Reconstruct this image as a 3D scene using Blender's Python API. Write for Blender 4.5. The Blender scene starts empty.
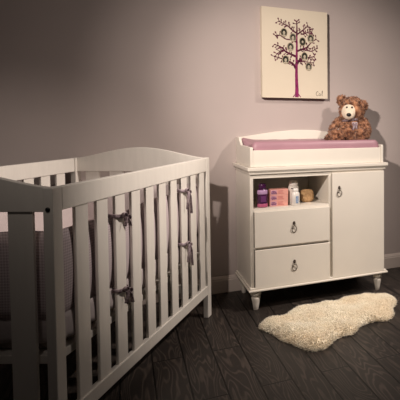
import bpy, bmesh, math, random
from math import sin, cos, pi, sqrt
from mathutils import Vector, Matrix, noise

random.seed(7)
sc = bpy.context.scene
COL = sc.collection

# ------------------------------------------------------------------ frames
FP, CXP, CYP, PITCH, CAMH = 514.72, 391.62, 144.5, .0425, 1.153
DX, DY, DYAW = -.86, 3.0665, .4786          # dresser front-left corner and the wall's turn
CX, CY, CYAW = -1.0718, 1.6164, .0067       # crib near right corner
WALLB = .477                                # wall face, behind the dresser front

def DW(a, b, z=0):
    c, s = cos(DYAW), sin(DYAW)
    return Vector((DX + a*c - b*s, DY + a*s + b*c, z))

# ------------------------------------------------------------------ camera
cam = bpy.data.cameras.new('camera'); co = bpy.data.objects.new('camera', cam); COL.objects.link(co)
cam.sensor_width = 36; cam.lens = FP/400*36
cam.shift_x = (200-CXP)/400; cam.shift_y = (CYP-200)/400
cam.clip_start = .05
co.location = (0, 0, CAMH); co.rotation_euler = (pi/2-PITCH, 0, 0)
sc.camera = co

# ------------------------------------------------------------------ light
sc.view_settings.view_transform = 'Standard'; sc.view_settings.look = 'None'
sc.view_settings.gamma = 1; sc.view_settings.use_curve_mapping = False
sc.view_settings.exposure = 0.0
w = bpy.data.worlds.new('world'); sc.world = w; w.use_nodes = True
bg = w.node_tree.nodes['Background']; bg.inputs[0].default_value = (1, .82, .72, 1); bg.inputs[1].default_value = .022

def spot(name, loc, target, power, angle, blend, color, r=.03):
    l = bpy.data.lights.new(name, 'SPOT'); o = bpy.data.objects.new(name, l); COL.objects.link(o)
    l.energy = power; l.spot_size = math.radians(angle); l.spot_blend = blend; l.color = color
    l.shadow_soft_size = r
    o.location = loc
    o.rotation_euler = (Vector(target)-Vector(loc)).to_track_quat('-Z', 'Y').to_euler()
    return o
LAMP = (1, .87, .77)
HEAD_R, HEAD_L = DW(1.5, -1.25, 2.58), DW(-1.10, -1.95, 2.12)      # the two ceiling track heads
spot('ceiling_spot_dresser', HEAD_R, DW(.42, .12, .42), 124, 56, 1, LAMP, .04)
spot('ceiling_spot_wide', HEAD_R, DW(.45, .05, .30), 42, 92, 1, LAMP, .04)
spot('ceiling_spot_floor', HEAD_R, DW(.65, -.55, 0), 180, 46, 1, LAMP, .04)
spot('ceiling_spot_crib', HEAD_R, DW(-.72, -.35, 1.02), 295, 36, 1, LAMP, .04)
spot('track_spot_wall', HEAD_L, DW(.46, .45, 1.34), 225, 40, 1, LAMP, .035)
spot('track_spot_wide', HEAD_L, DW(.56, .40, 1.22), 130, 62, 1, LAMP, .035)
spot('track_spot_flood', HEAD_L, DW(.40, .45, 1.15), 30, 103, 1, LAMP, .035)

# ------------------------------------------------------------------ materials
def lin(c): return tuple((x/12.92 if x <= .04045 else ((x+.055)/1.055)**2.4) for x in c)
def mat(name, rgb, rough=.5, spec=.5, noise_amt=.0, nscale=20, bump=0, bscale=80, metal=0, rgb2=None, sheen=0, trans=0, stretch=None):
    m = bpy.data.materials.new(name); m.use_nodes = True
    nt = m.node_tree; b = nt.nodes['Principled BSDF']
    b.inputs['Roughness'].default_value = rough; b.inputs['Metallic'].default_value = metal
    b.inputs['Specular IOR Level'].default_value = spec
    if sheen: b.inputs['Sheen Weight'].default_value = sheen
    if trans: b.inputs['Transmission Weight'].default_value = trans
    c1 = lin(rgb); c2 = lin(rgb2) if rgb2 else tuple(x*(1-noise_amt) for x in c1)
    tc = nt.nodes.new('ShaderNodeTexCoord')
    src = tc.outputs['Object']
    if stretch:
        mp = nt.nodes.new('ShaderNodeMapping'); mp.inputs['Scale'].default_value = stretch
        nt.links.new(src, mp.inputs[0]); src = mp.outputs[0]
    n = nt.nodes.new('ShaderNodeTexNoise'); n.inputs['Scale'].default_value = nscale; n.inputs['Detail'].default_value = 4
    nt.links.new(src, n.inputs['Vector'])
    r = nt.nodes.new('ShaderNodeValToRGB')
    r.color_ramp.elements[0].position = .38; r.color_ramp.elements[1].position = .62
    r.color_ramp.elements[0].color = (*c2, 1); r.color_ramp.elements[1].color = (*c1, 1)
    nt.links.new(n.outputs['Fac'], r.inputs[0]); nt.links.new(r.outputs[0], b.inputs['Base Color'])
    if bump:
        n2 = nt.nodes.new('ShaderNodeTexNoise'); n2.inputs['Scale'].default_value = bscale; n2.inputs['Detail'].default_value = 3
        nt.links.new(src, n2.inputs['Vector'])
        bp = nt.nodes.new('ShaderNodeBump'); bp.inputs['Strength'].default_value = bump; bp.inputs['Distance'].default_value = .003
        nt.links.new(n2.outputs['Fac'], bp.inputs['Height']); nt.links.new(bp.outputs[0], b.inputs['Normal'])
    return m

M = {}
M['wall'] = mat('wall_paint', (.725, .677, .663), .75, .25, .03, 3, .12, 260)
M['trim'] = mat('trim_paint', (.80, .75, .72), .45, .4, .02, 8)
M['crib'] = mat('crib_white', (.935, .915, .885), .38, .45, .04, 6, .06, 60, stretch=(6, 6, 1))
M['dresser'] = mat('dresser_white', (.912, .886, .845), .36, .45, .025, 5)
M['bolt'] = mat('bolt_black', (.05, .045, .04), .35, .5, .1, 40)
M['bronze'] = mat('pull_metal', (.52, .48, .44), .35, .6, .3, 60, metal=.3)
M['knob'] = mat('pull_dark', (.27, .22, .19), .4, .5, .2, 60, metal=.5)
M['pad'] = mat('pad_mauve', (.66, .505, .55), .42, .4, .07, 9, .12, 40)
M['mattress'] = mat('mattress_cloth', (.62, .58, .56), .85, .1, .1, 60, .2, 200)
M['ruffle'] = mat('ruffle_white', (.80, .76, .76), .85, .1, .06, 30, .2, 150)
M['ribbon_dark'] = mat('ribbon_plaid', (.62, .56, .575), .7, .2, 0, 90, .2, 200, rgb2=(.36, .295, .315))
M['ribbon_pale'] = mat('ribbon_lavender', (.74, .68, .70), .7, .2, 0, 90, .2, 200, rgb2=(.52, .45, .49))
M['canvas'] = mat('canvas_cream', (.855, .81, .735), .8, .1, .03, 4, .15, 500)
M['canvas_edge'] = mat('canvas_edge_brown', (.42, .33, .27), .8, .1, .1, 20)
M['trunk'] = mat('print_magenta', (.56, .20, .40), .8, .1, 0, 30, rgb2=(.44, .13, .30))
M['plum'] = mat('print_plum', (.40, .17, .27), .8, .1, 0, 40, rgb2=(.30, .13, .19))
M['ovalrim'] = mat('oval_rim', (.68, .63, .54), .8, .1, .1, 60)
M['ovalbg'] = mat('oval_grey', (.42, .40, .36), .8, .1, .3, 90)
M['ovalbg2'] = mat('oval_dark', (.26, .25, .22), .8, .1, .3, 90)
M['hair'] = mat('photo_hair', (.14, .13, .12), .8, .1, .2, 90)
M['face'] = mat('photo_face', (.74, .70, .62), .8, .1, .2, 120)
M['ink'] = mat('ink_grey', (.40, .36, .33), .8, .1, .1, 30)
M['bear'] = mat('bear_fur', (.74, .54, .41), .9, .1, 0, 44, .3, 150, rgb2=(.34, .19, .13), sheen=.3)
M['muzzle'] = mat('bear_muzzle', (.88, .82, .74), .9, .1, .08, 60, .3, 200, sheen=.3)
M['nose'] = mat('bear_nose', (.06, .05, .05), .4, .5, .1, 60)
M['rug'] = mat('sheepskin', (.995, .965, .89), .9, .1, 0, 6, rgb2=(.965, .91, .81), sheen=.35)
M['purple'] = mat('purple_plastic', (.27, .11, .27), .22, .5, .1, 40)
M['pinkband'] = mat('pink_band', (.72, .36, .50), .35, .5, .1, 40)
M['lavlabel'] = mat('lavender_label', (.72, .58, .74), .5, .3, .1, 120)
M['pinkbox'] = mat('pink_card', (.88, .64, .59), .5, .3, .06, 60)
M['pinklilac'] = mat('lilac_card', (.82, .62, .68), .5, .3, .1, 90)
M['violetink'] = mat('violet_ink', (.42, .22, .42), .5, .3, .1, 60)
M['redink'] = mat('rose_ink', (.70, .34, .38), .5, .3, .1, 60)
M['whiteplastic'] = mat('white_plastic', (.90, .88, .86), .3, .5, .03, 40)
M['greyplastic'] = mat('grey_white_plastic', (.86, .83, .80), .4, .4, .04, 40)
M['greyink'] = mat('grey_ink', (.36, .34, .36), .5, .3, .1, 60)
M['bluelabel'] = mat('blue_label', (.45, .56, .72), .4, .4, 0, 160, rgb2=(.68, .73, .80))
M['sponge'] = mat('sponge_tan', (.75, .62, .46), .95, .05, 0, 90, .8, 120, rgb2=(.66, .52, .38))

# purple-grey gingham cloth with a fine check
def gingham(name, base, dark, scale):
    m = bpy.data.materials.new(name); m.use_nodes = True; nt = m.node_tree; b = nt.nodes['Principled BSDF']
    b.inputs['Roughness'].default_value = .85; b.inputs['Specular IOR Level'].default_value = .15
    tc = nt.nodes.new('ShaderNodeTexCoord')
    sep = nt.nodes.new('ShaderNodeSeparateXYZ'); nt.links.new(tc.outputs['Object'], sep.inputs[0])
    def stripe(sock):
        mul = nt.nodes.new('ShaderNodeMath'); mul.operation = 'MULTIPLY'; mul.inputs[1].default_value = scale; nt.links.new(sock, mul.inputs[0])
        fr = nt.nodes.new('ShaderNodeMath'); fr.operation = 'FRACT'; nt.links.new(mul.outputs[0], fr.inputs[0])
        gt = nt.nodes.new('ShaderNodeMath'); gt.operation = 'GREATER_THAN'; gt.inputs[1].default_value = .5; nt.links.new(fr.outputs[0], gt.inputs[0])
        return gt.outputs[0]
    ad0 = nt.nodes.new('ShaderNodeMath'); ad0.operation = 'ADD'
    nt.links.new(sep.outputs[0], ad0.inputs[0]); nt.links.new(sep.outputs[1], ad0.inputs[1])
    s1 = stripe(ad0.outputs[0]); s2 = stripe(sep.outputs[2])
    ad = nt.nodes.new('ShaderNodeMath'); ad.operation = 'ADD'; nt.links.new(s1, ad.inputs[0]); nt.links.new(s2, ad.inputs[1])
    hf = nt.nodes.new('ShaderNodeMath'); hf.operation = 'MULTIPLY'; hf.inputs[1].default_value = .5; nt.links.new(ad.outputs[0], hf.inputs[0])
    r = nt.nodes.new('ShaderNodeValToRGB'); r.color_ramp.elements[0].color = (*lin(base), 1); r.color_ramp.elements[1].color = (*lin(dark), 1)
    nt.links.new(hf.outputs[0], r.inputs[0]); nt.links.new(r.outputs[0], b.inputs['Base Color'])
    return m
M['gingham'] = gingham('bumper_gingham', (.86, .81, .82), (.72, .66, .68), 105)
M['lining'] = mat('bumper_lining', (.84, .79, .79), .85, .1, .05, 25, .15, 150)

# dark oak planks running away from the wall
def floor_mat():
    m = bpy.data.materials.new('dark_oak_planks'); m.use_nodes = True; nt = m.node_tree; b = nt.nodes['Principled BSDF']
    tc = nt.nodes.new('ShaderNodeTexCoord')
    mp = nt.nodes.new('ShaderNodeMapping'); mp.inputs['Rotation'].default_value = (0, 0, pi/2); mp.inputs['Location'].default_value = (.35, .0015, 0)
    nt.links.new(tc.outputs['Object'], mp.inputs[0])
    br = nt.nodes.new('ShaderNodeTexBrick'); br.offset = .37; br.squash = 1
    br.inputs['Scale'].default_value = 1; br.inputs['Brick Width'].default_value = 1.25; br.inputs['Row Height'].default_value = .1375
    br.inputs['Mortar Size'].default_value = .0045; br.inputs['Mortar Smooth'].default_value = .3
    br.inputs['Color1'].default_value = (0, 0, 0, 1); br.inputs['Color2'].default_value = (1, 1, 1, 1); br.inputs['Mortar'].default_value = (.5, .5, .5, 1)
    nt.links.new(mp.outputs[0], br.inputs['Vector'])
    # per-plank random offset of the grain
    mp2 = nt.nodes.new('ShaderNodeVectorMath'); mp2.operation = 'MULTIPLY_ADD'
    mp2.inputs[1].default_value = (7, 11, 3)
    nt.links.new(br.outputs['Color'], mp2.inputs[0])
    mpg = nt.nodes.new('ShaderNodeMapping'); mpg.inputs['Scale'].default_value = (2.2, 16, 1)
    nt.links.new(mp.outputs[0], mpg.inputs[0]); nt.links.new(mpg.outputs[0], mp2.inputs[2])
    n1 = nt.nodes.new('ShaderNodeTexNoise'); n1.inputs['Scale'].default_value = .55; n1.inputs['Detail'].default_value = 2; n1.inputs['Distortion'].default_value = .25
    nt.links.new(mp2.outputs[0], n1.inputs['Vector'])
    mu = nt.nodes.new('ShaderNodeMath'); mu.operation = 'MULTIPLY'; mu.inputs[1].default_value = 120; nt.links.new(n1.outputs['Fac'], mu.inputs[0])
    si = nt.nodes.new('ShaderNodeMath'); si.operation = 'SINE'; nt.links.new(mu.outputs[0], si.inputs[0])
    n3 = nt.nodes.new('ShaderNodeTexNoise'); n3.inputs['Scale'].default_value = 6; n3.inputs['Detail'].default_value = 5
    nt.links.new(mp2.outputs[0], n3.inputs['Vector'])
    mr = nt.nodes.new('ShaderNodeMapRange'); mr.inputs[1].default_value = .2; mr.inputs[2].default_value = 1; nt.links.new(si.outputs[0], mr.inputs[0])
    mx = nt.nodes.new('ShaderNodeMix'); mx.data_type = 'RGBA'
    mx.inputs[6].default_value = (*lin((.165, .148, .138)), 1); mx.inputs[7].default_value = (*lin((.345, .305, .278)), 1)
    m3 = nt.nodes.new('ShaderNodeMath'); m3.operation = 'MULTIPLY'; nt.links.new(mr.outputs[0], m3.inputs[0]); nt.links.new(n3.outputs['Fac'], m3.inputs[1])
    nt.links.new(m3.outputs[0], mx.inputs[0])
    # plank-to-plank shift
    hv = nt.nodes.new('ShaderNodeHueSaturation')
    vr = nt.nodes.new('ShaderNodeMapRange'); vr.inputs[3].default_value = .75; vr.inputs[4].default_value = 1.2
    nt.links.new(br.outputs['Color'], vr.inputs[0]); nt.links.new(vr.outputs[0], hv.inputs['Value']); nt.links.new(mx.outputs[2], hv.inputs['Color'])
    mg = nt.nodes.new('ShaderNodeMix'); mg.data_type = 'RGBA'; mg.inputs[7].default_value = (.001, .0009, .0008, 1)
    nt.links.new(br.outputs['Fac'], mg.inputs[0]); nt.links.new(hv.outputs[0], mg.inputs[6])
    nt.links.new(mg.outputs[2], b.inputs['Base Color'])
    b.inputs['Roughness'].default_value = .48; b.inputs['Specular IOR Level'].default_value = .3
    iv = nt.nodes.new('ShaderNodeMath'); iv.operation = 'MULTIPLY_ADD'; iv.inputs[1].default_value = -1.0; nt.links.new(br.outputs['Fac'], iv.inputs[0]); 
    gm = nt.nodes.new('ShaderNodeMath'); gm.operation = 'MULTIPLY'; gm.inputs[1].default_value = .25; nt.links.new(m3.outputs[0], gm.inputs[0]); nt.links.new(gm.outputs[0], iv.inputs[2])
    bp = nt.nodes.new('ShaderNodeBump'); bp.inputs['Strength'].default_value = .5; bp.inputs['Distance'].default_value = .003
    nt.links.new(iv.outputs[0], bp.inputs['Height']); nt.links.new(bp.outputs[0], b.inputs['Normal'])
    return m
M['floor'] = floor_mat()

# ------------------------------------------------------------------ mesh helpers
class MB:
    def __init__(self): self.bm = bmesh.new(); self.mi = 0
    def _mark(self, faces):
        for f in faces: f.material_index = self.mi
    def box(self, x0, x1, y0, y1, z0, z1):
        v = [self.bm.verts.new(p) for p in ((x0,y0,z0),(x1,y0,z0),(x1,y1,z0),(x0,y1,z0),(x0,y0,z1),(x1,y0,z1),(x1,y1,z1),(x0,y1,z1))]
        self._mark([self.bm.faces.new([v[i] for i in q]) for q in ((3,2,1,0),(4,5,6,7),(0,1,5,4),(1,2,6,5),(2,3,7,6),(3,0,4,7))])
        return self
    def prism(self, pts, axis, lo, hi):
        def P(p, t):
            u, v = p
            return {'y': (u, t, v), 'x': (t, u, v), 'z': (u, v, t)}[axis]
        a = [self.bm.verts.new(P(p, lo)) for p in pts]; b = [self.bm.verts.new(P(p, hi)) for p in pts]
        n = len(pts); fs = [self.bm.faces.new(a), self.bm.faces.new(b[::-1])]
        for i in range(n): fs.append(self.bm.faces.new((a[i], b[i], b[(i+1) % n], a[(i+1) % n])))
        self._mark(fs); return self
    def lathe(self, prof, c=(0,0,0), n=20, sx=1, sy=1, smooth=True):
        rings = []
        for r, z in prof:
            rings.append([self.bm.verts.new((c[0]+r*sx*cos(2*pi*i/n), c[1]+r*sy*sin(2*pi*i/n), c[2]+z)) for i in range(n)])
        fs = []
        for k in range(len(rings)-1):
            for i in range(n):
                f = self.bm.faces.new((rings[k][i], rings[k][(i+1) % n], rings[k+1][(i+1) % n], rings[k+1][i])); f.smooth = smooth; fs.append(f)
        fs.append(self.bm.faces.new(rings[0][::-1])); fs.append(self.bm.faces.new(rings[-1]))
        self._mark(fs); return self
    def tube(self, pts, r, n=8, flat=1.0, up=None, closed=False):
        pts = [Vector(p) for p in pts]; N = len(pts); rings = []
        for i, p in enumerate(pts):
            t = (pts[(i+1) % N]-pts[i-1]) if closed else (pts[min(i+1, N-1)]-pts[max(i-1, 0)])
            t.normalize()
            u = Vector(up) if up else (Vector((0,0,1)) if abs(t.z) < .9 else Vector((1,0,0)))
            s = t.cross(u).normalized(); u2 = s.cross(t).normalized()
            rr = r[i] if isinstance(r, (list, tuple)) else r
            rings.append([self.bm.verts.new(p + u2*rr*cos(2*pi*k/n) + s*rr*flat*sin(2*pi*k/n)) for k in range(n)])
        fs = []
        for i in range(N if closed else N-1):
            A, B = rings[i], rings[(i+1) % N]
            for k in range(n):
                f = self.bm.faces.new((A[k], A[(k+1) % n], B[(k+1) % n], B[k])); f.smooth = True; fs.append(f)
        if not closed: fs.append(self.bm.faces.new(rings[0][::-1])); fs.append(self.bm.faces.new(rings[-1]))
        self._mark(fs); return self
    def ball(self, c, r, seg=16, rot=None):
        res = bmesh.ops.create_uvsphere(self.bm, u_segments=seg, v_segments=seg//2+2, radius=1)
        mtx = Matrix.Translation(c) @ (rot.to_4x4() if rot else Matrix()) @ Matrix.Diagonal((r[0], r[1], r[2], 1))
        bmesh.ops.transform(self.bm, matrix=mtx, verts=res['verts'])
        fs = set(f for v in res['verts'] for f in v.link_faces)
        for f in fs: f.smooth = True
        self._mark(fs); return self
    def build(self, name, mats, parent=None, bevel=0, seg=2, sub=0):
        bmesh.ops.recalc_face_normals(self.bm, faces=self.bm.faces)
        me = bpy.data.meshes.new(name); self.bm.to_mesh(me); self.bm.free()
        for m in (mats if isinstance(mats, (list, tuple)) else [mats]): me.materials.append(m)
        o = bpy.data.objects.new(name, me); COL.objects.link(o)
        if parent: o.parent = parent
        if bevel:
            md = o.modifiers.new('bevel', 'BEVEL'); md.width = bevel; md.segments = seg; md.limit_method = 'ANGLE'; md.angle_limit = math.radians(40)
        if sub:
            md = o.modifiers.new('sub', 'SUBSURF'); md.levels = sub; md.render_levels = sub
        return o

def thing(name, label, cat, loc, rz=0, group=None):
    o = bpy.data.objects.new(name, None); COL.objects.link(o); o.empty_display_size = .05
    o.location = loc; o.rotation_euler = (0, 0, rz); o['label'] = label; o['category'] = cat
    if group: o['group'] = group
    return o
def tag(o, label, cat, group=None):
    o['label'] = label; o['category'] = cat
    if group: o['group'] = group
    return o
def structure(o):
    o['kind'] = 'structure'; return o

# ------------------------------------------------------------------ setting
m = MB(); m.box(-4.5, 4.5, -5, WALLB, -.06, 0)
fl = structure(m.build('floor', M['floor'])); fl.location = (DX, DY, 0); fl.rotation_euler = (0, 0, DYAW)
m = MB(); m.box(-4.5, 4.5, WALLB, WALLB+.1, -.06, 2.9)
wl = structure(m.build('wall_back', M['wall'])); wl.location = (DX, DY, 0); wl.rotation_euler = (0, 0, DYAW)
m = MB()
m.prism([(WALLB, 0), (WALLB-.014, 0), (WALLB-.014, .083), (WALLB-.011, .088), (WALLB-.011, .096), (WALLB-.008, .101), (WALLB-.005, .110), (WALLB, .113)], 'x', -4.5, 4.5)
bb = structure(m.build('baseboard_back', M['trim'], bevel=.0012)); bb.location = (DX, DY, 0); bb.rotation_euler = (0, 0, DYAW)

# ------------------------------------------------------------------ crib
L, W, HT = 1.4302, .7915, .947
RB = .868                                        # underside of the top rails
crib = thing('crib', 'white wooden slatted crib with arched end panels, standing along the left', 'crib', (CX, CY, 0), CYAW)
PW, PD = .031, .05
for (px, py) in ((0, 0), (0, L-PD), (-W+PW, 0), (-W+PW, L-PD)):
    MB().box(px-PW, px, py, py+PD, 0, HT).build('post', M['crib'], crib, .003)
def arch(s):  # end panel top over 0..1
    return .945 + .063*(max(0, sin(pi*s))**2)**.8
for y0 in (.012, L-.036):
    m = MB(); n = 40
    x0, x1 = -W+PW, -PW
    top = [(x0+(x1-x0)*i/n, arch(-(x0+(x1-x0)*i/n)/W)) for i in range(n+1)]
    m.prism([(x0, RB), (x1, RB)] + top[::-1], 'y', y0, y0+.024)
    m.build('arched_end_rail', M['crib'], crib, .002)
    MB().box(-W+PW, -PW, y0+.001, y0+.023, .14, .19).build('lower_end_rail', M['crib'], crib, .002)
    for k in range(5):
        c = -.396+.14*(k-2)
        MB().box(c-.04, c+.04, y0+.006, y0+.018, .185, RB+.004).build('end_slat', M['crib'], crib, .002)
for side in (0, 1):
    xa, xb = (-.0255, -.0015) if side == 0 else (-W+.0015, -W+.0255)
    MB().box(xa, xb, PD+.0015, L-PD-.0015, RB, HT-.001).build('top_side_rail', M['crib'], crib, .003)
    MB().box(xa, xb, PD, L-PD, .138, .192).build('lower_side_rail', M['crib'], crib, .003)
    for k in range(10):
        c = .168+.1283*k
        if side: c = L-c
        xm = (xa+xb)/2
        MB().box(xm-.006, xm+.006, c-.037, c+.037, .187, RB+.004).build('side_slat', M['crib'], crib, .002)
MB().box(-W+.03, -.03, .04, L-.04, .362, .39).build('mattress_support', M['crib'], crib, .002)
for bx in (-.0145, -W+.0145):
    m = MB(); m.lathe([(.0075, 0), (.0075, .003), (.004, .005)], (0, 0, 0), 14)
    o = m.build('bolt', M['bolt'], crib); o.location = (bx, .0005, .878); o.rotation_euler = (pi/2, 0, 0)

m = MB(); m.box(-W+.048, -.048, .076, L-.076, .391, .499)
t = m.build('crib_mattress', M['mattress'], None, .025, 4); t.location = (CX, CY, 0); t.rotation_euler = (0, 0, CYAW)
tag(t, 'grey cloth crib mattress lying on the support inside the white crib', 'mattress')

# bumper: four padded gingham panels, white ruffle under each, ribbon ties round the slats
bum = thing('crib_bumper', 'mauve checked padded crib bumper with white ruffles, tied inside the crib slats', 'bumper', (CX, CY, .501), CYAW)
def wavy_panel(fn, length, z0, z1, thick, amp, freq, nz, bulge, inner=None):
    """panel along s (0..length); fn(s, off) -> (x, y)"""
    m = MB(); ns = int(length/.018); bm = m.bm
    grid = {}
    for sd in (0, 1):
        for i in range(ns+1):
            s = length*i/ns
            for k in range(nz+1):
                q = k/nz
                prof = bulge*sin(pi*q)**.6
                wv = amp(s, q)*sin(freq*s + .8*sin(5*s))
                off = wv + (thick*.5*(.35+prof) if sd else -thick*.5*(.35+prof))
                x, y = fn(s, off)
                z = z0+(z1-z0)*q + (0.006*sin(9*s+1) if k == nz else 0)
                grid[sd, i, k] = bm.verts.new((x, y, z))
    for i in range(ns):
        for k in range(nz):
            for sd in (0, 1):
                f = bm.faces.new([grid[sd, i, k], grid[sd, i+1, k], grid[sd, i+1, k+1], grid[sd, i, k+1]]); f.smooth = True; f.material_index = int(sd == inner)
        for k in (0, nz):
            f = bm.faces.new([grid[0, i, k], grid[0, i+1, k], grid[1, i+1, k], grid[1, i, k]]); f.smooth = True
    for i in (0, ns):
        for k in range(nz):
            bm.faces.new([grid[0, i, k], grid[0, i, k+1], grid[1, i, k+1], grid[1, i, k]])
    return m
BZ = .501
def side_fn(x0): return lambda s, off: (x0+off, .055+s)
def end_fn(y0): return lambda s, off: (-.055-s, y0+off)
runs = [(side_fn(-.039), L-.11), (side_fn(-W+.039), L-.11), (end_fn(.062), W-.11), (end_fn(L-.062), W-.11)]
for (fn, ln), inn in zip(runs, (0, 1, 1, 0)):
    wavy_panel(fn, ln, .0, .289, .022, lambda s, q: .007*(.4+.6*q), 17, 8, 1.0, inn).build('bumper_panel', [M['gingham'], M['lining']], bum)
    rf = {0: side_fn(-.0285), 1: side_fn(-W+.0285)}.get(len([c for c in bum.children if c.name.startswith('ruffle')]), fn)
    wavy_panel(rf, ln, -.078, .006, .005, lambda s, q: .0055*(1-q)+.0015, 95, 5, 1.0).build('ruffle', M['ruffle'], bum)
def tie(y, z, m_, drop):
    m = MB()
    xo = -.0005
    # band round the slat
    m.tube([(-.05, y-.046, z+.004), (-.022, y-.045, z+.004), (xo, y-.036, z), (xo+.001, y-.005, z-.004), (xo+.001, y+.03, z-.008), (-.008, y+.046, z-.006), (-.05, y+.047, z)], .0075, 8, .32, up=(0, 0, 1))
    k = (xo+.007, y+.012, z-.008)
    m.ball(k, (.007, .009, .009), 10)
    for sy, dz in ((-1, .012), (1, -.012)):
        lp = []
        for i in range(13):
            a = 2*pi*i/12
            lp.append((k[0]+.004*sin(a)+.003, k[1]+sy*(.019*(1-cos(a))*.75), k[2]+.010*sin(a)*1.0+dz*(1-cos(a))*.5))
        m.tube(lp[:-1], .006, 8, .35, up=(1, 0, 0), closed=True)
    m.tube([k, (k[0]+.006, y+.028, z-.03), (k[0]+.004, y+.040, z-.05), (k[0]+.006, y+.044, z-.05-drop)], .0075, 8, .3, up=(1, 0, 0))
    m.tube([k, (k[0]+.006, y+.004, z-.03), (k[0]+.003, y-.004, z-.045-drop*.7)], .0075, 8, .3, up=(1, 0, 0))
    o = m.build('ribbon_tie', m_, bum); o.location = (0, 0, -BZ)
    return o
s3 = .168+.1283*2; s8 = .168+.1283*7
tie(s3, .785, M['ribbon_dark'], .0)['label'] = 'dark plaid ribbon tie'
tie(s3, .487, M['ribbon_dark'], .02)['label'] = 'dark plaid ribbon tie'
tie(s8, .800, M['ribbon_pale'], .08)['label'] = 'lavender ribbon tie'
tie(s8, .520, M['ribbon_pale'], .08)['label'] = 'lavender ribbon tie'

# ------------------------------------------------------------------ changing table
ct = thing('changing_table', 'cream white changing dresser with two drawers, cupboard door and open cubby', 'changing table', DW(0, 0), DYAW)
BL, BR, BF, BK, BT = .017, .917, .027, .461, .4755
m = MB()
m.box(BL, BL+.02, BF, BK, .135, .84)                 # sides
m.box(BR-.02, BR, BF, BK, .135, .84)
m.box(BL+.02, BR-.02, BK-.012, BK, .135, .84)        # back
m.box(.522, .54, BF, BK-.012, .135, .84)             # divider
m.box(BL+.02, .522, BF, BK-.012, .608, .626)         # cubby shelf
m.box(BL+.02, .522, BF, BK-.012, .812, .84)          # above the cubby
m.box(.54, BR-.02, BF, BK-.012, .822, .84)
m.box(BL+.02, .522, BF, BK-.012, .378, .388)         # between the drawers
m.build('carcass', M['dresser'], ct, .0012)
m = MB(); m.box(.0, .94, -.002, BK, .123, .135); m.box(.008, .932, .008, BK, .135, .146)
m.build('base_moulding', M['dresser'], ct, .004, 3)
m = MB()
m.box(.012, .930, .013, BT, .838, .853)
m.box(.006, .936, .006, BT, .853, .860)
m.box(0, .943, 0, BT, .860, .881)
m.build('top_moulding', M['dresser'], ct, .004, 3)
for fx in (.050, .882):
    for fy in (.047, BK-.055):
        MB().lathe([(.012, 0), (.0145, .003), (.019, .03), (.0245, .06), (.0275, .074), (.027, .081), (.021, .084), (.021, .088), (.030, .091), (.0325, .099), (.0325, .107), (.030, .113), (.027, .116), (.027, .124)], (fx, fy, 0), 24).build('foot', M['dresser'], ct)
def pull(parent, a, z):
    """antique ring pull: back plate and knob with a hanging teardrop ring"""
    m = MB(); y = -.0
    m.mi = 1
    m.ball((a, y-.003, z), (.0085, .004, .0125), 12)
    m.ball((a, y-.010, z-.002), (.0065, .007, .0065), 12)
    m.mi = 0
    m.tube([(a, y-.010, z-.004), (a, y-.0115, z-.012), (a, y-.0100, z-.017)], .003, 8)
    m.tube([(a+.0148*sin(2*pi*i/28), y-.0065-.003*cos(2*pi*i/28), z-.0365+.0205*cos(2*pi*i/28)) for i in range(28)], .0026, 8, closed=True)
    return m.build('ring_pull', [M['bronze'], M['knob']], parent)
def front(name, x0, x1, z0, z1, pa, pz):
    m = MB(); m.box(x0, x1, 0, .019, z0, z1)
    o = m.build(name, M['dresser'], ct, .0025, 3); o.location = (0, BF-.0195, 0)
    pull(o, pa, pz)
    return o
front('drawer', .040, .522, .391, .609, .283, .524)
front('drawer', .040, .522, .139, .375, .284, .281)
front('door', .541, .915, .139, .826, .587, .729)
# changing tray on the top
m = MB()
side = [(.024, .882), (BT, .882), (BT, 1.057), (.375, 1.057)] + [(.375-.075*i/8, 1.007+.05*(1-sin(pi/2*i/8))) for i in range(1, 8)] + [(.296, 1.006), (.03, 1.003), (.024, .998)]
m.prism(side, 'x', .021, .038); m.prism(side, 'x', .900, .917)
m.box(.038, .900, .030, .046, .882, .984)
n = 40
arc = [(.038+.862*i/n, 1.055+.046*sin(pi*i/n)**1.2) for i in range(n+1)]
m.prism([(.038, .882), (.900, .882)] + arc[::-1], 'y', BT-.018, BT)
m.box(.038, .900, .046, BT-.018, .882, .888)
m.build('changing_tray', M['dresser'], ct, .002)

# changing pad: contoured, grid with soft edges
def pad():
    m = MB(); bm = m.bm
    prof = [(.052, .895), (.050, .93), (.050, 1.0), (.053, 1.020), (.060, 1.031), (.075, 1.036), (.10, 1.033), (.15, 1.022), (.20, 1.014), (.24, 1.012), (.28, 1.014), (.33, 1.022), (.39, 1.033), (.42, 1.037), (.44, 1.032), (.449, 1.018), (.451, .99), (.451, .93), (.449, .895)]
    na = 44; A0, A1 = .042, .896; rings = []
    for i in range(na+1):
        q = i/na; a = A0+(A1-A0)*q
        e = min(q, 1-q)*(A1-A0)
        k = 1-.10*max(0, 1-e/.02)**2
        ring = []
        for b, z in prof:
            zz = .889+(z-.889)*k
            bb_ = .25+(b-.25)*(1-.03*max(0, 1-e/.02)**2)
            if b > .26 and z > 1.0: zz += .020*max(0, 1-q/.10)*min(1, (b-.26)/.1)
            if z > 1.0: zz += .0025*noise.noise(Vector((a*14, b*20, 1)))
            ring.append(bm.verts.new((a, bb_, zz)))
        rings.append(ring)
    for i in range(na):
        for k in range(len(prof)):
            k2 = (k+1) % len(prof)
            f = bm.faces.new((rings[i][k], rings[i+1][k], rings[i+1][k2], rings[i][k2])); f.smooth = True
    bm.faces.new(rings[0]); bm.faces.new(rings[-1][::-1])
    return m.build('changing_pad', M['pad'])
p = pad(); p.location = DW(0, 0, 0); p.rotation_euler = (0, 0, DYAW)
tag(p, 'mauve pink contoured changing pad lying in the tray on top of the dresser', 'changing pad')

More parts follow.
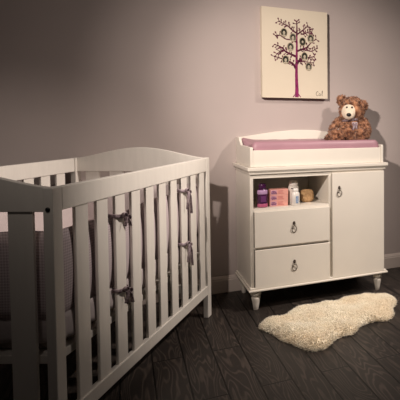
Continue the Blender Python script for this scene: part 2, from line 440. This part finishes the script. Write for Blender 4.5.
# ------------------------------------------------------------------ things in the cubby
SH = .6265
def cub(name, label, cat, a, b, rz=0, group=None, z=SH): return thing(name, label, cat, DW(a, b, z), DYAW+rz, group)
t = cub('toiletry_bottle', 'dark purple plastic bottle with lilac label, leftmost in the dresser cubby', 'bottle', .106, .085)
m = MB(); m.lathe([(.026, .0), (.030, .003), (.031, .018), (.031, .1), (.028, .11), (.019, .116), (.018, .12)], n=24, sy=.8).build('bottle_body', M['purple'], t)
MB().lathe([(.0312, .002), (.0322, .006), (.0322, .020), (.0312, .024)], n=24, sy=.8).build('base_band', M['pinkband'], t)
m = MB(); m.lathe([(.0315, .082), (.0322, .084), (.0322, .100), (.0300, .108)], n=24, sy=.8).build('label', M['lavlabel'], t)
MB().lathe([(.023, .118), (.024, .120), (.024, .138), (.020, .146), (.010, .148)], n=20, sy=.85).build('cap', M['purple'], t)
m = MB(); m.box(-.016, .016, -.0268, -.0255, .034, .072); m.box(-.010, .010, -.0275, -.0262, .044, .060)
m.build('front_print', M['violetink'], t)

for k in range(3):
    lab = ['pink cardboard soap box at the bottom of the stack of three in the cubby', 'pink cardboard soap box in the middle of the stack of three in the cubby', 'pink cardboard soap box on top of the stack of three in the cubby'][k]
    t = cub('soap_box', lab, 'box', .210+.001*(k-1), .11, [.01, -.015, .008][k], 'stacked pink soap boxes', SH+.0355*k)
    MB().box(-.057, .057, -.032, .032, 0, .035).build('carton', M['pinkbox'], t, .001)
    m = MB(); m.box(-.055, -.016, -.0327, -.032, .003, .032); m.build('lilac_panel', M['pinklilac'], t)
    m = MB()
    m.tube([(-.050+.004*i, -.033, .014+.006*sin(i*1.9+k)) for i in range(9)], .0026, 6)
    m.tube([(-.046+.004*i, -.033, .024+.003*sin(i*2.3+k)) for i in range(6)], .002, 6)
    m.build('brand_mark', M['violetink'], t)
    m = MB()
    for j, (x0, x1) in enumerate(((-.008, .030), (-.008, .022), (-.008, .026))):
        m.box(x0, x1, -.0326, -.032, .008+.008*j, .0105+.008*j)
    m.build('small_print', M['redink'], t)

t = cub('lotion_tub', 'tall greyish white bottle with rounded shoulders behind the small white bottle', 'bottle', .315, .122)
MB().lathe([(.030, 0), (.034, .004), (.034, .095), (.033, .112), (.029, .118)], n=24, sy=.72).build('bottle_body', M['greyplastic'], t)
MB().lathe([(.030, .118), (.031, .120), (.031, .140), (.026, .149), (.015, .151)], n=24, sy=.72).build('cap', M['greyplastic'], t)
m = MB(); m.box(-.022, .022, -.0262, -.0245, .102, .107); m.build('print_line', M['greyink'], t)

t = cub('powder_bottle', 'small white plastic bottle with blue label standing in front of the greyish one', 'bottle', .312, .065)
MB().lathe([(.023, 0), (.026, .003), (.0265, .05), (.0255, .078), (.018, .086), (.016, .088)], n=24, sy=.75).build('bottle_body', M['whiteplastic'], t)
MB().lathe([(.0175, .087), (.0185, .089), (.0185, .104), (.014, .108), (.008, .109)], n=20, sy=.8).build('cap', M['whiteplastic'], t)
m = MB(); m.box(-.004, .013, -.0212, -.0185, .016, .060); m.build('blue_label', M['bluelabel'], t)

m = MB(); n = 26; rr = []
bm = m.bm
res = bmesh.ops.create_uvsphere(bm, u_segments=28, v_segments=18, radius=1)
for v in bm.verts:
    c = v.co
    f = lambda x, p: math.copysign(abs(x)**p, x)
    v.co = Vector((f(c.x, .55)*.045, f(c.y, .6)*.032, f(c.z, .6)*.042+.042))
    v.co += v.normal*0
for f_ in bm.faces: f_.smooth = True
o = m.build('bath_sponge', M['sponge']); o.location = DW(.418, .165, SH); o.rotation_euler = (0, 0, DYAW)
tag(o, 'tan rounded bath sponge, rightmost item in the dresser cubby', 'sponge')

# ------------------------------------------------------------------ fur helper
def tufts(me_src, count, length, width, droop, curl, rnd, weight=None):
    """vertices+faces of bent pointed locks rooted on a mesh"""
    me_src.calc_loop_triangles()
    tris = me_src.loop_triangles; vs = me_src.vertices
    areas = []; acc = 0
    for t in tris:
        acc += t.area; areas.append(acc)
    import bisect
    V, F = [], []
    for _ in range(count):
        t = tris[min(bisect.bisect(areas, rnd.random()*acc), len(tris)-1)]
        a, b = rnd.random(), rnd.random()
        if a+b > 1: a, b = 1-a, 1-b
        p0, p1, p2 = (vs[i].co for i in t.vertices)
        p = p0+(p1-p0)*a+(p2-p0)*b; nrm = t.normal.copy()
        if weight and not weight(p, nrm): continue
        jit = Vector((rnd.gauss(0, 1), rnd.gauss(0, 1), rnd.gauss(0, 1)))
        d = (nrm + jit*curl).normalized()
        sd = d.cross(Vector((rnd.gauss(0, 1), rnd.gauss(0, 1), rnd.gauss(0, 1)))).normalized(); up = sd.cross(d)
        ln = length*rnd.uniform(.6, 1.25); wd = width*rnd.uniform(.7, 1.3)
        tip_dir = (d + Vector((0, 0, -droop)) + up*rnd.gauss(0, .5)).normalized()
        q0 = p - d*width*.5; q1 = p+d*ln*.5; q2 = q1+tip_dir*ln*.5
        i0 = len(V)
        for q, ww in ((q0, wd), (q1, wd*.8)):
            for k in range(3):
                V.append(q + (sd*cos(2*pi*k/3)+up*sin(2*pi*k/3))*ww)
        V.append(q2)
        for k in range(3):
            k2 = (k+1) % 3
            F.append((i0+k, i0+k2, i0+3+k2, i0+3+k)); F.append((i0+3+k, i0+3+k2, i0+6))
    return V, F
def furred(name, base_me, mat_, V, F, parent=None):
    bv = [v.co.copy() for v in base_me.vertices]; bf = [tuple(p.vertices) for p in base_me.polygons]
    off = len(bv)
    me = bpy.data.meshes.new(name)
    me.from_pydata(bv+V, [], bf+[tuple(i+off for i in f) for f in F])
    me.materials.append(mat_)
    for p in me.polygons: p.use_smooth = True
    o = bpy.data.objects.new(name, me); COL.objects.link(o)
    if parent: o.parent = parent
    return o

# ------------------------------------------------------------------ teddy bear
bp_ = DW(.801, .315, 1.018)
bear = thing('teddy_bear', 'curly brown teddy bear with cream muzzle, sitting on the changing pad', 'teddy bear', bp_, .0); bear.scale = (1.04, 1.04, 1.09)
m = MB()
m.ball((.0, .0, .09), (.092, .074, .095), 24)
m.ball((.0, -.025, .065), (.088, .068, .066), 24)
def limb(pts):
    for i in range(len(pts)-1):
        (a, ra), (b, rb) = pts[i], pts[i+1]
        for k in range(7):
            q = k/6; c = Vector(a).lerp(Vector(b), q); r = ra+(rb-ra)*q
            m.ball(c, (r, r, r), 12)
limb([((-.075, -.005, .125), .034), ((-.112, -.03, .08), .033), ((-.115, -.075, .042), .031)])
limb([((.08, -.005, .125), .034), ((.108, -.03, .08), .033), ((.098, -.075, .042), .031)])
limb([((-.055, -.03, .04), .04), ((-.085, -.105, .038), .036)])
limb([((.055, -.03, .04), .04), ((.075, -.11, .038), .036)])
m.ball((-.092, -.125, .046), (.032, .022, .042), 14); m.ball((.08, -.13, .046), (.032, .022, .042), 14)
m.ball((-.14, -.03, .022), (.035, .03, .022), 14)
m.ball((.01, -.005, .215), (.087, .075, .074), 24)
m.ball((.008, -.03, .195), (.078, .06, .058), 24)
m.ball((-.064, .0, .272), (.033, .02, .033), 16)
m.ball((.086, .0, .236), (.031, .02, .032), 16)
src = m.build('bear_shape', M['bear'])
md = src.modifiers.new('r', 'REMESH'); md.mode = 'VOXEL'; md.voxel_size = .007
md = src.modifiers.new('s', 'SMOOTH'); md.iterations = 3
dg = bpy.context.evaluated_depsgraph_get()
bme = bpy.data.meshes.new_from_object(src.evaluated_get(dg)); bpy.data.objects.remove(src)
rnd = random.Random(3)
V, F = tufts(bme, 7000, .015, .0027, .3, .6, rnd, lambda p, n: not (p.y < -.05 and abs(p.x+.008) < .062 and .125 < p.z < .243) and p.z > .004)
furred('fur_body', bme, M['bear'], V, F, bear)
m = MB(); m.ball((-.004, -.058, .194), (.055, .040, .051), 24); m.ball((-.005, -.088, .172), (.037, .032, .031), 18)
mz = m.build('muzzle', M['muzzle'], bear); mz['label'] = 'cream muzzle'
m = MB(); m.ball((-.004, -.119, .174), (.0165, .010, .012), 14); m.build('nose', M['nose'], bear)
for ex in (-.022, .013):
    m = MB(); m.ball((ex+.003, -.091, .222), (.0065, .006, .0065), 12); m.build('eye', M['nose'], bear)
m = MB()
m.tube([(.0+.064*cos(2*pi*i/28), -.012+.062*sin(2*pi*i/28), .141+.006*cos(2*pi*i/28)) for i in range(28)], .008, 8, .5, closed=True)
m.mi = 1
k = Vector((.034, -.088, .118))
m.ball(k, (.008, .008, .008), 10)
for sx in (-1, 1):
    m.tube([k+Vector((sx*.013*(1-cos(2*pi*i/12))*.7, -.004*sin(2*pi*i/12)-.004, -.002+.008*sin(2*pi*i/12))) for i in range(12)], .005, 8, .4, closed=True)
m.tube([k, k+Vector((-.006, -.01, -.02)), k+Vector((-.012, -.008, -.042))], .007, 8, .35)
m.tube([k, k+Vector((.010, -.008, -.018)), k+Vector((.013, -.006, -.036))], .007, 8, .35)
m.build('neck_ribbon', [M['ribbon_dark'], M['ribbon_pale']], bear)

# ------------------------------------------------------------------ sheepskin rug
def rug():
    out = [(0, -.236), (.06, -.222), (.132, -.200), (.185, -.145), (.241, -.100), (.32, -.088), (.406, -.085), (.48, -.095), (.546, -.100), (.60, -.062), (.66, -.07), (.722, -.095), (.80, -.105), (.868, -.125), (.895, -.165), (.89, -.225), (.862, -.275), (.822, -.32), (.795, -.365), (.775, -.42), (.73, -.475), (.69, -.497), (.64, -.482), (.594, -.478), (.55, -.495), (.50, -.52), (.45, -.575), (.40, -.595), (.35, -.592), (.30, -.62), (.25, -.672), (.194, -.690), (.150, -.675), (.115, -.61), (.088, -.545), (.055, -.48), (.04, -.40), (.01, -.32), (-.01, -.27)]
    C = Vector((.43, -.33))
    # smooth closed outline by Catmull-Rom sampling
    pts = []
    N = len(out)
    for i in range(N):
        p0, p1, p2, p3 = (Vector(out[(i+j-1) % N]) for j in range(4))
        for k in range(5):
            t = k/5
            pts.append(.5*((2*p1)+(-p0+p2)*t+(2*p0-5*p1+4*p2-p3)*t*t+(-p0+3*p1-3*p2+p3)*t**3))
    m = MB(); bm = m.bm; R = 16; rings = []
    for r in range(1, R+1):
        q = r/R
        row = []
        for p in pts:
            d = p-C; le = d.length; p2 = C+d*q*(le-.013)/le
            e = (1-q)*le
            h = .012+.030*min(1, e/.07)**.55 if q < 1 else .008
            h += (.022*noise.noise(Vector((p2.x*8, p2.y*8, 2)))+.006*noise.noise(Vector((p2.x*22, p2.y*22, 5))))*min(1, e/.05)
            row.append(bm.verts.new((p2.x, p2.y, h)))
        rings.append(row)
    cv = bm.verts.new((C.x, C.y, .044)); n = len(pts)
    for i in range(n):
        bm.faces.new((cv, rings[0][i], rings[0][(i+1) % n]))
        for r in range(R-1):
            bm.faces.new((rings[r][i], rings[r+1][i], rings[r+1][(i+1) % n], rings[r][(i+1) % n]))
    low = [bm.verts.new((v.co.x, v.co.y, .001)) for v in rings[-1]]
    for i in range(n): bm.faces.new((rings[-1][i], low[i], low[(i+1) % n], rings[-1][(i+1) % n]))
    bm.faces.new(low)
    bmesh.ops.recalc_face_normals(bm, faces=bm.faces)
    me = bpy.data.meshes.new('rug_base'); bm.to_mesh(me); bm.free()
    rnd = random.Random(11)
    V, F = tufts(me, 34000, .015, .0015, .2, .38, rnd, lambda p, n: n.z > -.5)
    for v in V:
        if v.z < .001: v.z = .001
    o = furred('sheepskin_rug', me, M['rug'], V, F)
    return o
o = rug(); o.location = DW(0, 0, 0); o.rotation_euler = (0, 0, DYAW)
tag(o, 'cream fluffy sheepskin rug lying on the dark floor before the dresser', 'rug')

# ------------------------------------------------------------------ wall art
AW, AH, AT = .4725, .6215, .048
art = thing('wall_art', 'cream canvas with plum family tree of oval portraits, hanging above the dresser', 'picture', DW(.4308, WALLB-.0015, 1.325), DYAW)
def cp(x, y):   # sketch coordinates of the picture to canvas metres
    u = (x-80)/238; yt = 22+.097*(x-80); yb = 355+.021*(x-80)
    return (-AW/2+AW*u, AH*(1-(y-yt)/(yb-yt)))
def q1(x, y): return cp((265+x/6.667-240)*3.64, (15+y/6.667)*3.64)
def q2(x, y): return cp((265+x/6.154-240)*3.64, (50+y/6.154)*3.64)
m = MB(); m.box(-AW/2, AW/2, -AT, 0, 0, AH)
m.bm.faces.ensure_lookup_table()
for f in m.bm.faces:
    if f.calc_center_median().z < .001: f.material_index = 1
m.build('canvas', [M['canvas'], M['canvas_edge']], art, .002)
YF = -AT
def ribbon(m, pts, w0, w1, t=.0008):
    n = len(pts); Lf, Rt = [], []
    for i, p in enumerate(pts):
        a = Vector(pts[max(i-1, 0)]); b = Vector(pts[min(i+1, n-1)]); d = (b-a).normalized(); nn = Vector((-d.y, d.x))
        ww = (w0+(w1-w0)*i/(n-1))/2
        Lf.append(Vector(p)+nn*ww); Rt.append(Vector(p)-nn*ww)
    for i in range(n-1):
        m.prism([Lf[i], Lf[i+1], Rt[i+1], Rt[i]], 'y', YF-t, YF+.0002)
def ell(m, c, rx, ry, y0, y1, ang=0, n=18):
    pts = []
    for i in range(n):
        x, y = rx*cos(2*pi*i/n), ry*sin(2*pi*i/n)
        pts.append((c[0]+x*cos(ang)-y*sin(ang), c[1]+x*sin(ang)+y*cos(ang)))
    m.prism(pts, 'y', y0, y1)
def curve(pts, n=14):
    P = [Vector(p) for p in pts]; P = [2*P[0]-P[1]]+P+[2*P[-1]-P[-2]]; out = []
    for i in range(1, len(P)-2):
        for k in range(n):
            t = k/n; p0, p1, p2, p3 = P[i-1:i+3]
            out.append(.5*((2*p1)+(-p0+p2)*t+(2*p0-5*p1+4*p2-p3)*t*t+(-p0+3*p1-3*p2+p3)*t**3))
    out.append(P[-2]); return out
m = MB()
tr = curve([cp(202, 354), cp(202, 320), cp(201, 270), cp(202, 220), cp(203, 170), cp(203, 120)], 8)
ribbon(m, tr, .027, .010)
ribbon(m, [cp(188, 354), cp(198, 340), cp(202, 330), cp(206, 340), cp(216, 354)], .006, .006, .0009)
m.build('tree_trunk', M['trunk'], art)['label'] = 'magenta printed tree trunk'
m = MB(); rl = random.Random(5)
br = [([cp(203, 130), cp(204, 100), cp(203, 78)], 6, 3),
      ([q1(200, 118), q1(172, 96), q1(150, 75), q1(125, 62), q1(92, 42)], 6, 2.5),
      ([q1(202, 180), q1(170, 165), q1(130, 158), q1(95, 135), q1(70, 138)], 5, 2.5),
      ([q1(198, 275), q1(160, 258), q1(128, 240), q1(105, 215), q1(62, 196)], 8, 3),
      ([q1(128, 240), q1(112, 235), q1(95, 240), q1(60, 275)], 3, 2),
      ([q1(206, 130), q1(240, 105), q1(262, 88), q1(278, 72)], 5, 2.5),
      ([q1(232, 128), q1(262, 122), q1(285, 112), q1(304, 112)], 4, 2.5),
      ([q1(206, 240), q1(245, 225), q1(275, 213), q1(300, 185), q1(334, 162)], 7, 2.5),
      ([q1(230, 228), q1(265, 232), q1(305, 240), q1(342, 220)], 5, 2.5),
      ([q2(182, 112), q2(165, 85), q2(138, 68), q2(105, 55), q2(60, 40)], 8, 3),
      ([q2(190, 85), q2(205, 62), q2(228, 48), q2(262, 45), q2(295, 40)], 8, 3),
      ([q2(196, 72), q2(215, 70), q2(250, 72), q2(290, 78)], 4, 2)]
leafc = []
for pts, w0, w1 in br:
    c = curve(pts, 6); ribbon(m, c, w0*.0021, w1*.0020)
    for i in range(3, len(c), 3):
        for sd in (-1, 1):
            if rl.random() < .72:
                d = (c[i]-c[i-1]).normalized(); nn = Vector((-d.y, d.x))*sd
                e = c[i]+nn*rl.uniform(.012, .024)+d*rl.uniform(.006, .016)
                ribbon(m, [c[i], c[i].lerp(e, .5)+d*.003, e], .0042, .003); leafc.append((e, math.atan2((e-c[i]).y, (e-c[i]).x)))
    leafc.append((c[-1], 0))
m.build('tree_branches', M['plum'], art)
m = MB()
for (e, an) in leafc:
    ell(m, e, rl.uniform(.0062, .009), rl.uniform(.0042, .0055), YF-.0011, YF+.0002, an, 10)
lv = m.build('tree_leaves', M['plum'], art); lv['kind'] = 'stuff'
for i, (x, y, dark) in enumerate([(157, 118, 1), (189, 136, 0), (180, 170, 0), (224, 151, 2), (254, 140, 0), (162, 217, 1), (231, 205, 1), (246, 242, 0)]):
    m = MB(); c = cp(x, y)
    ell(m, c, .0245, .031, YF-.0020, YF+.0002)
    m.mi = 1; ell(m, c, .0205, .027, YF-.0026, YF-.0018)
    m.mi = 2; ell(m, (c[0], c[1]+.006), .0125, .0145, YF-.0031, YF-.0024)
    m.mi = 3; ell(m, (c[0], c[1]-.001), .0088 if dark < 2 else .007, .0122 if dark < 2 else .009, YF-.0036, YF-.0028)
    ell(m, (c[0], c[1]-.020), .013, .0065, YF-.0030, YF-.0024) if dark != 2 else None
    m.build('portrait_oval', [M['ovalrim'], M['ovalbg2'] if dark else M['ovalbg'], M['hair'], M['face']], art)
m = MB()
sx, sy = cp(274, 352)[0], .018
def S(u, v): return (sx+u*.001, sy+v*.001)
ribbon(m, curve([S(16, 28), S(10, 33), S(2, 26), S(0, 14), S(6, 4), S(16, 6)], 6), .0032, .0026)
ribbon(m, curve([S(30, 18), S(24, 20), S(20, 12), S(23, 5), S(29, 8), S(31, 18), S(32, 6), S(36, 6)], 5), .0028, .0022)
ribbon(m, curve([S(41, 8), S(46, 22), S(48, 38), S(45, 36), S(44, 16), S(46, 5), S(50, 6)], 5), .0028, .0022)
m.build('signature', M['ink'], art)
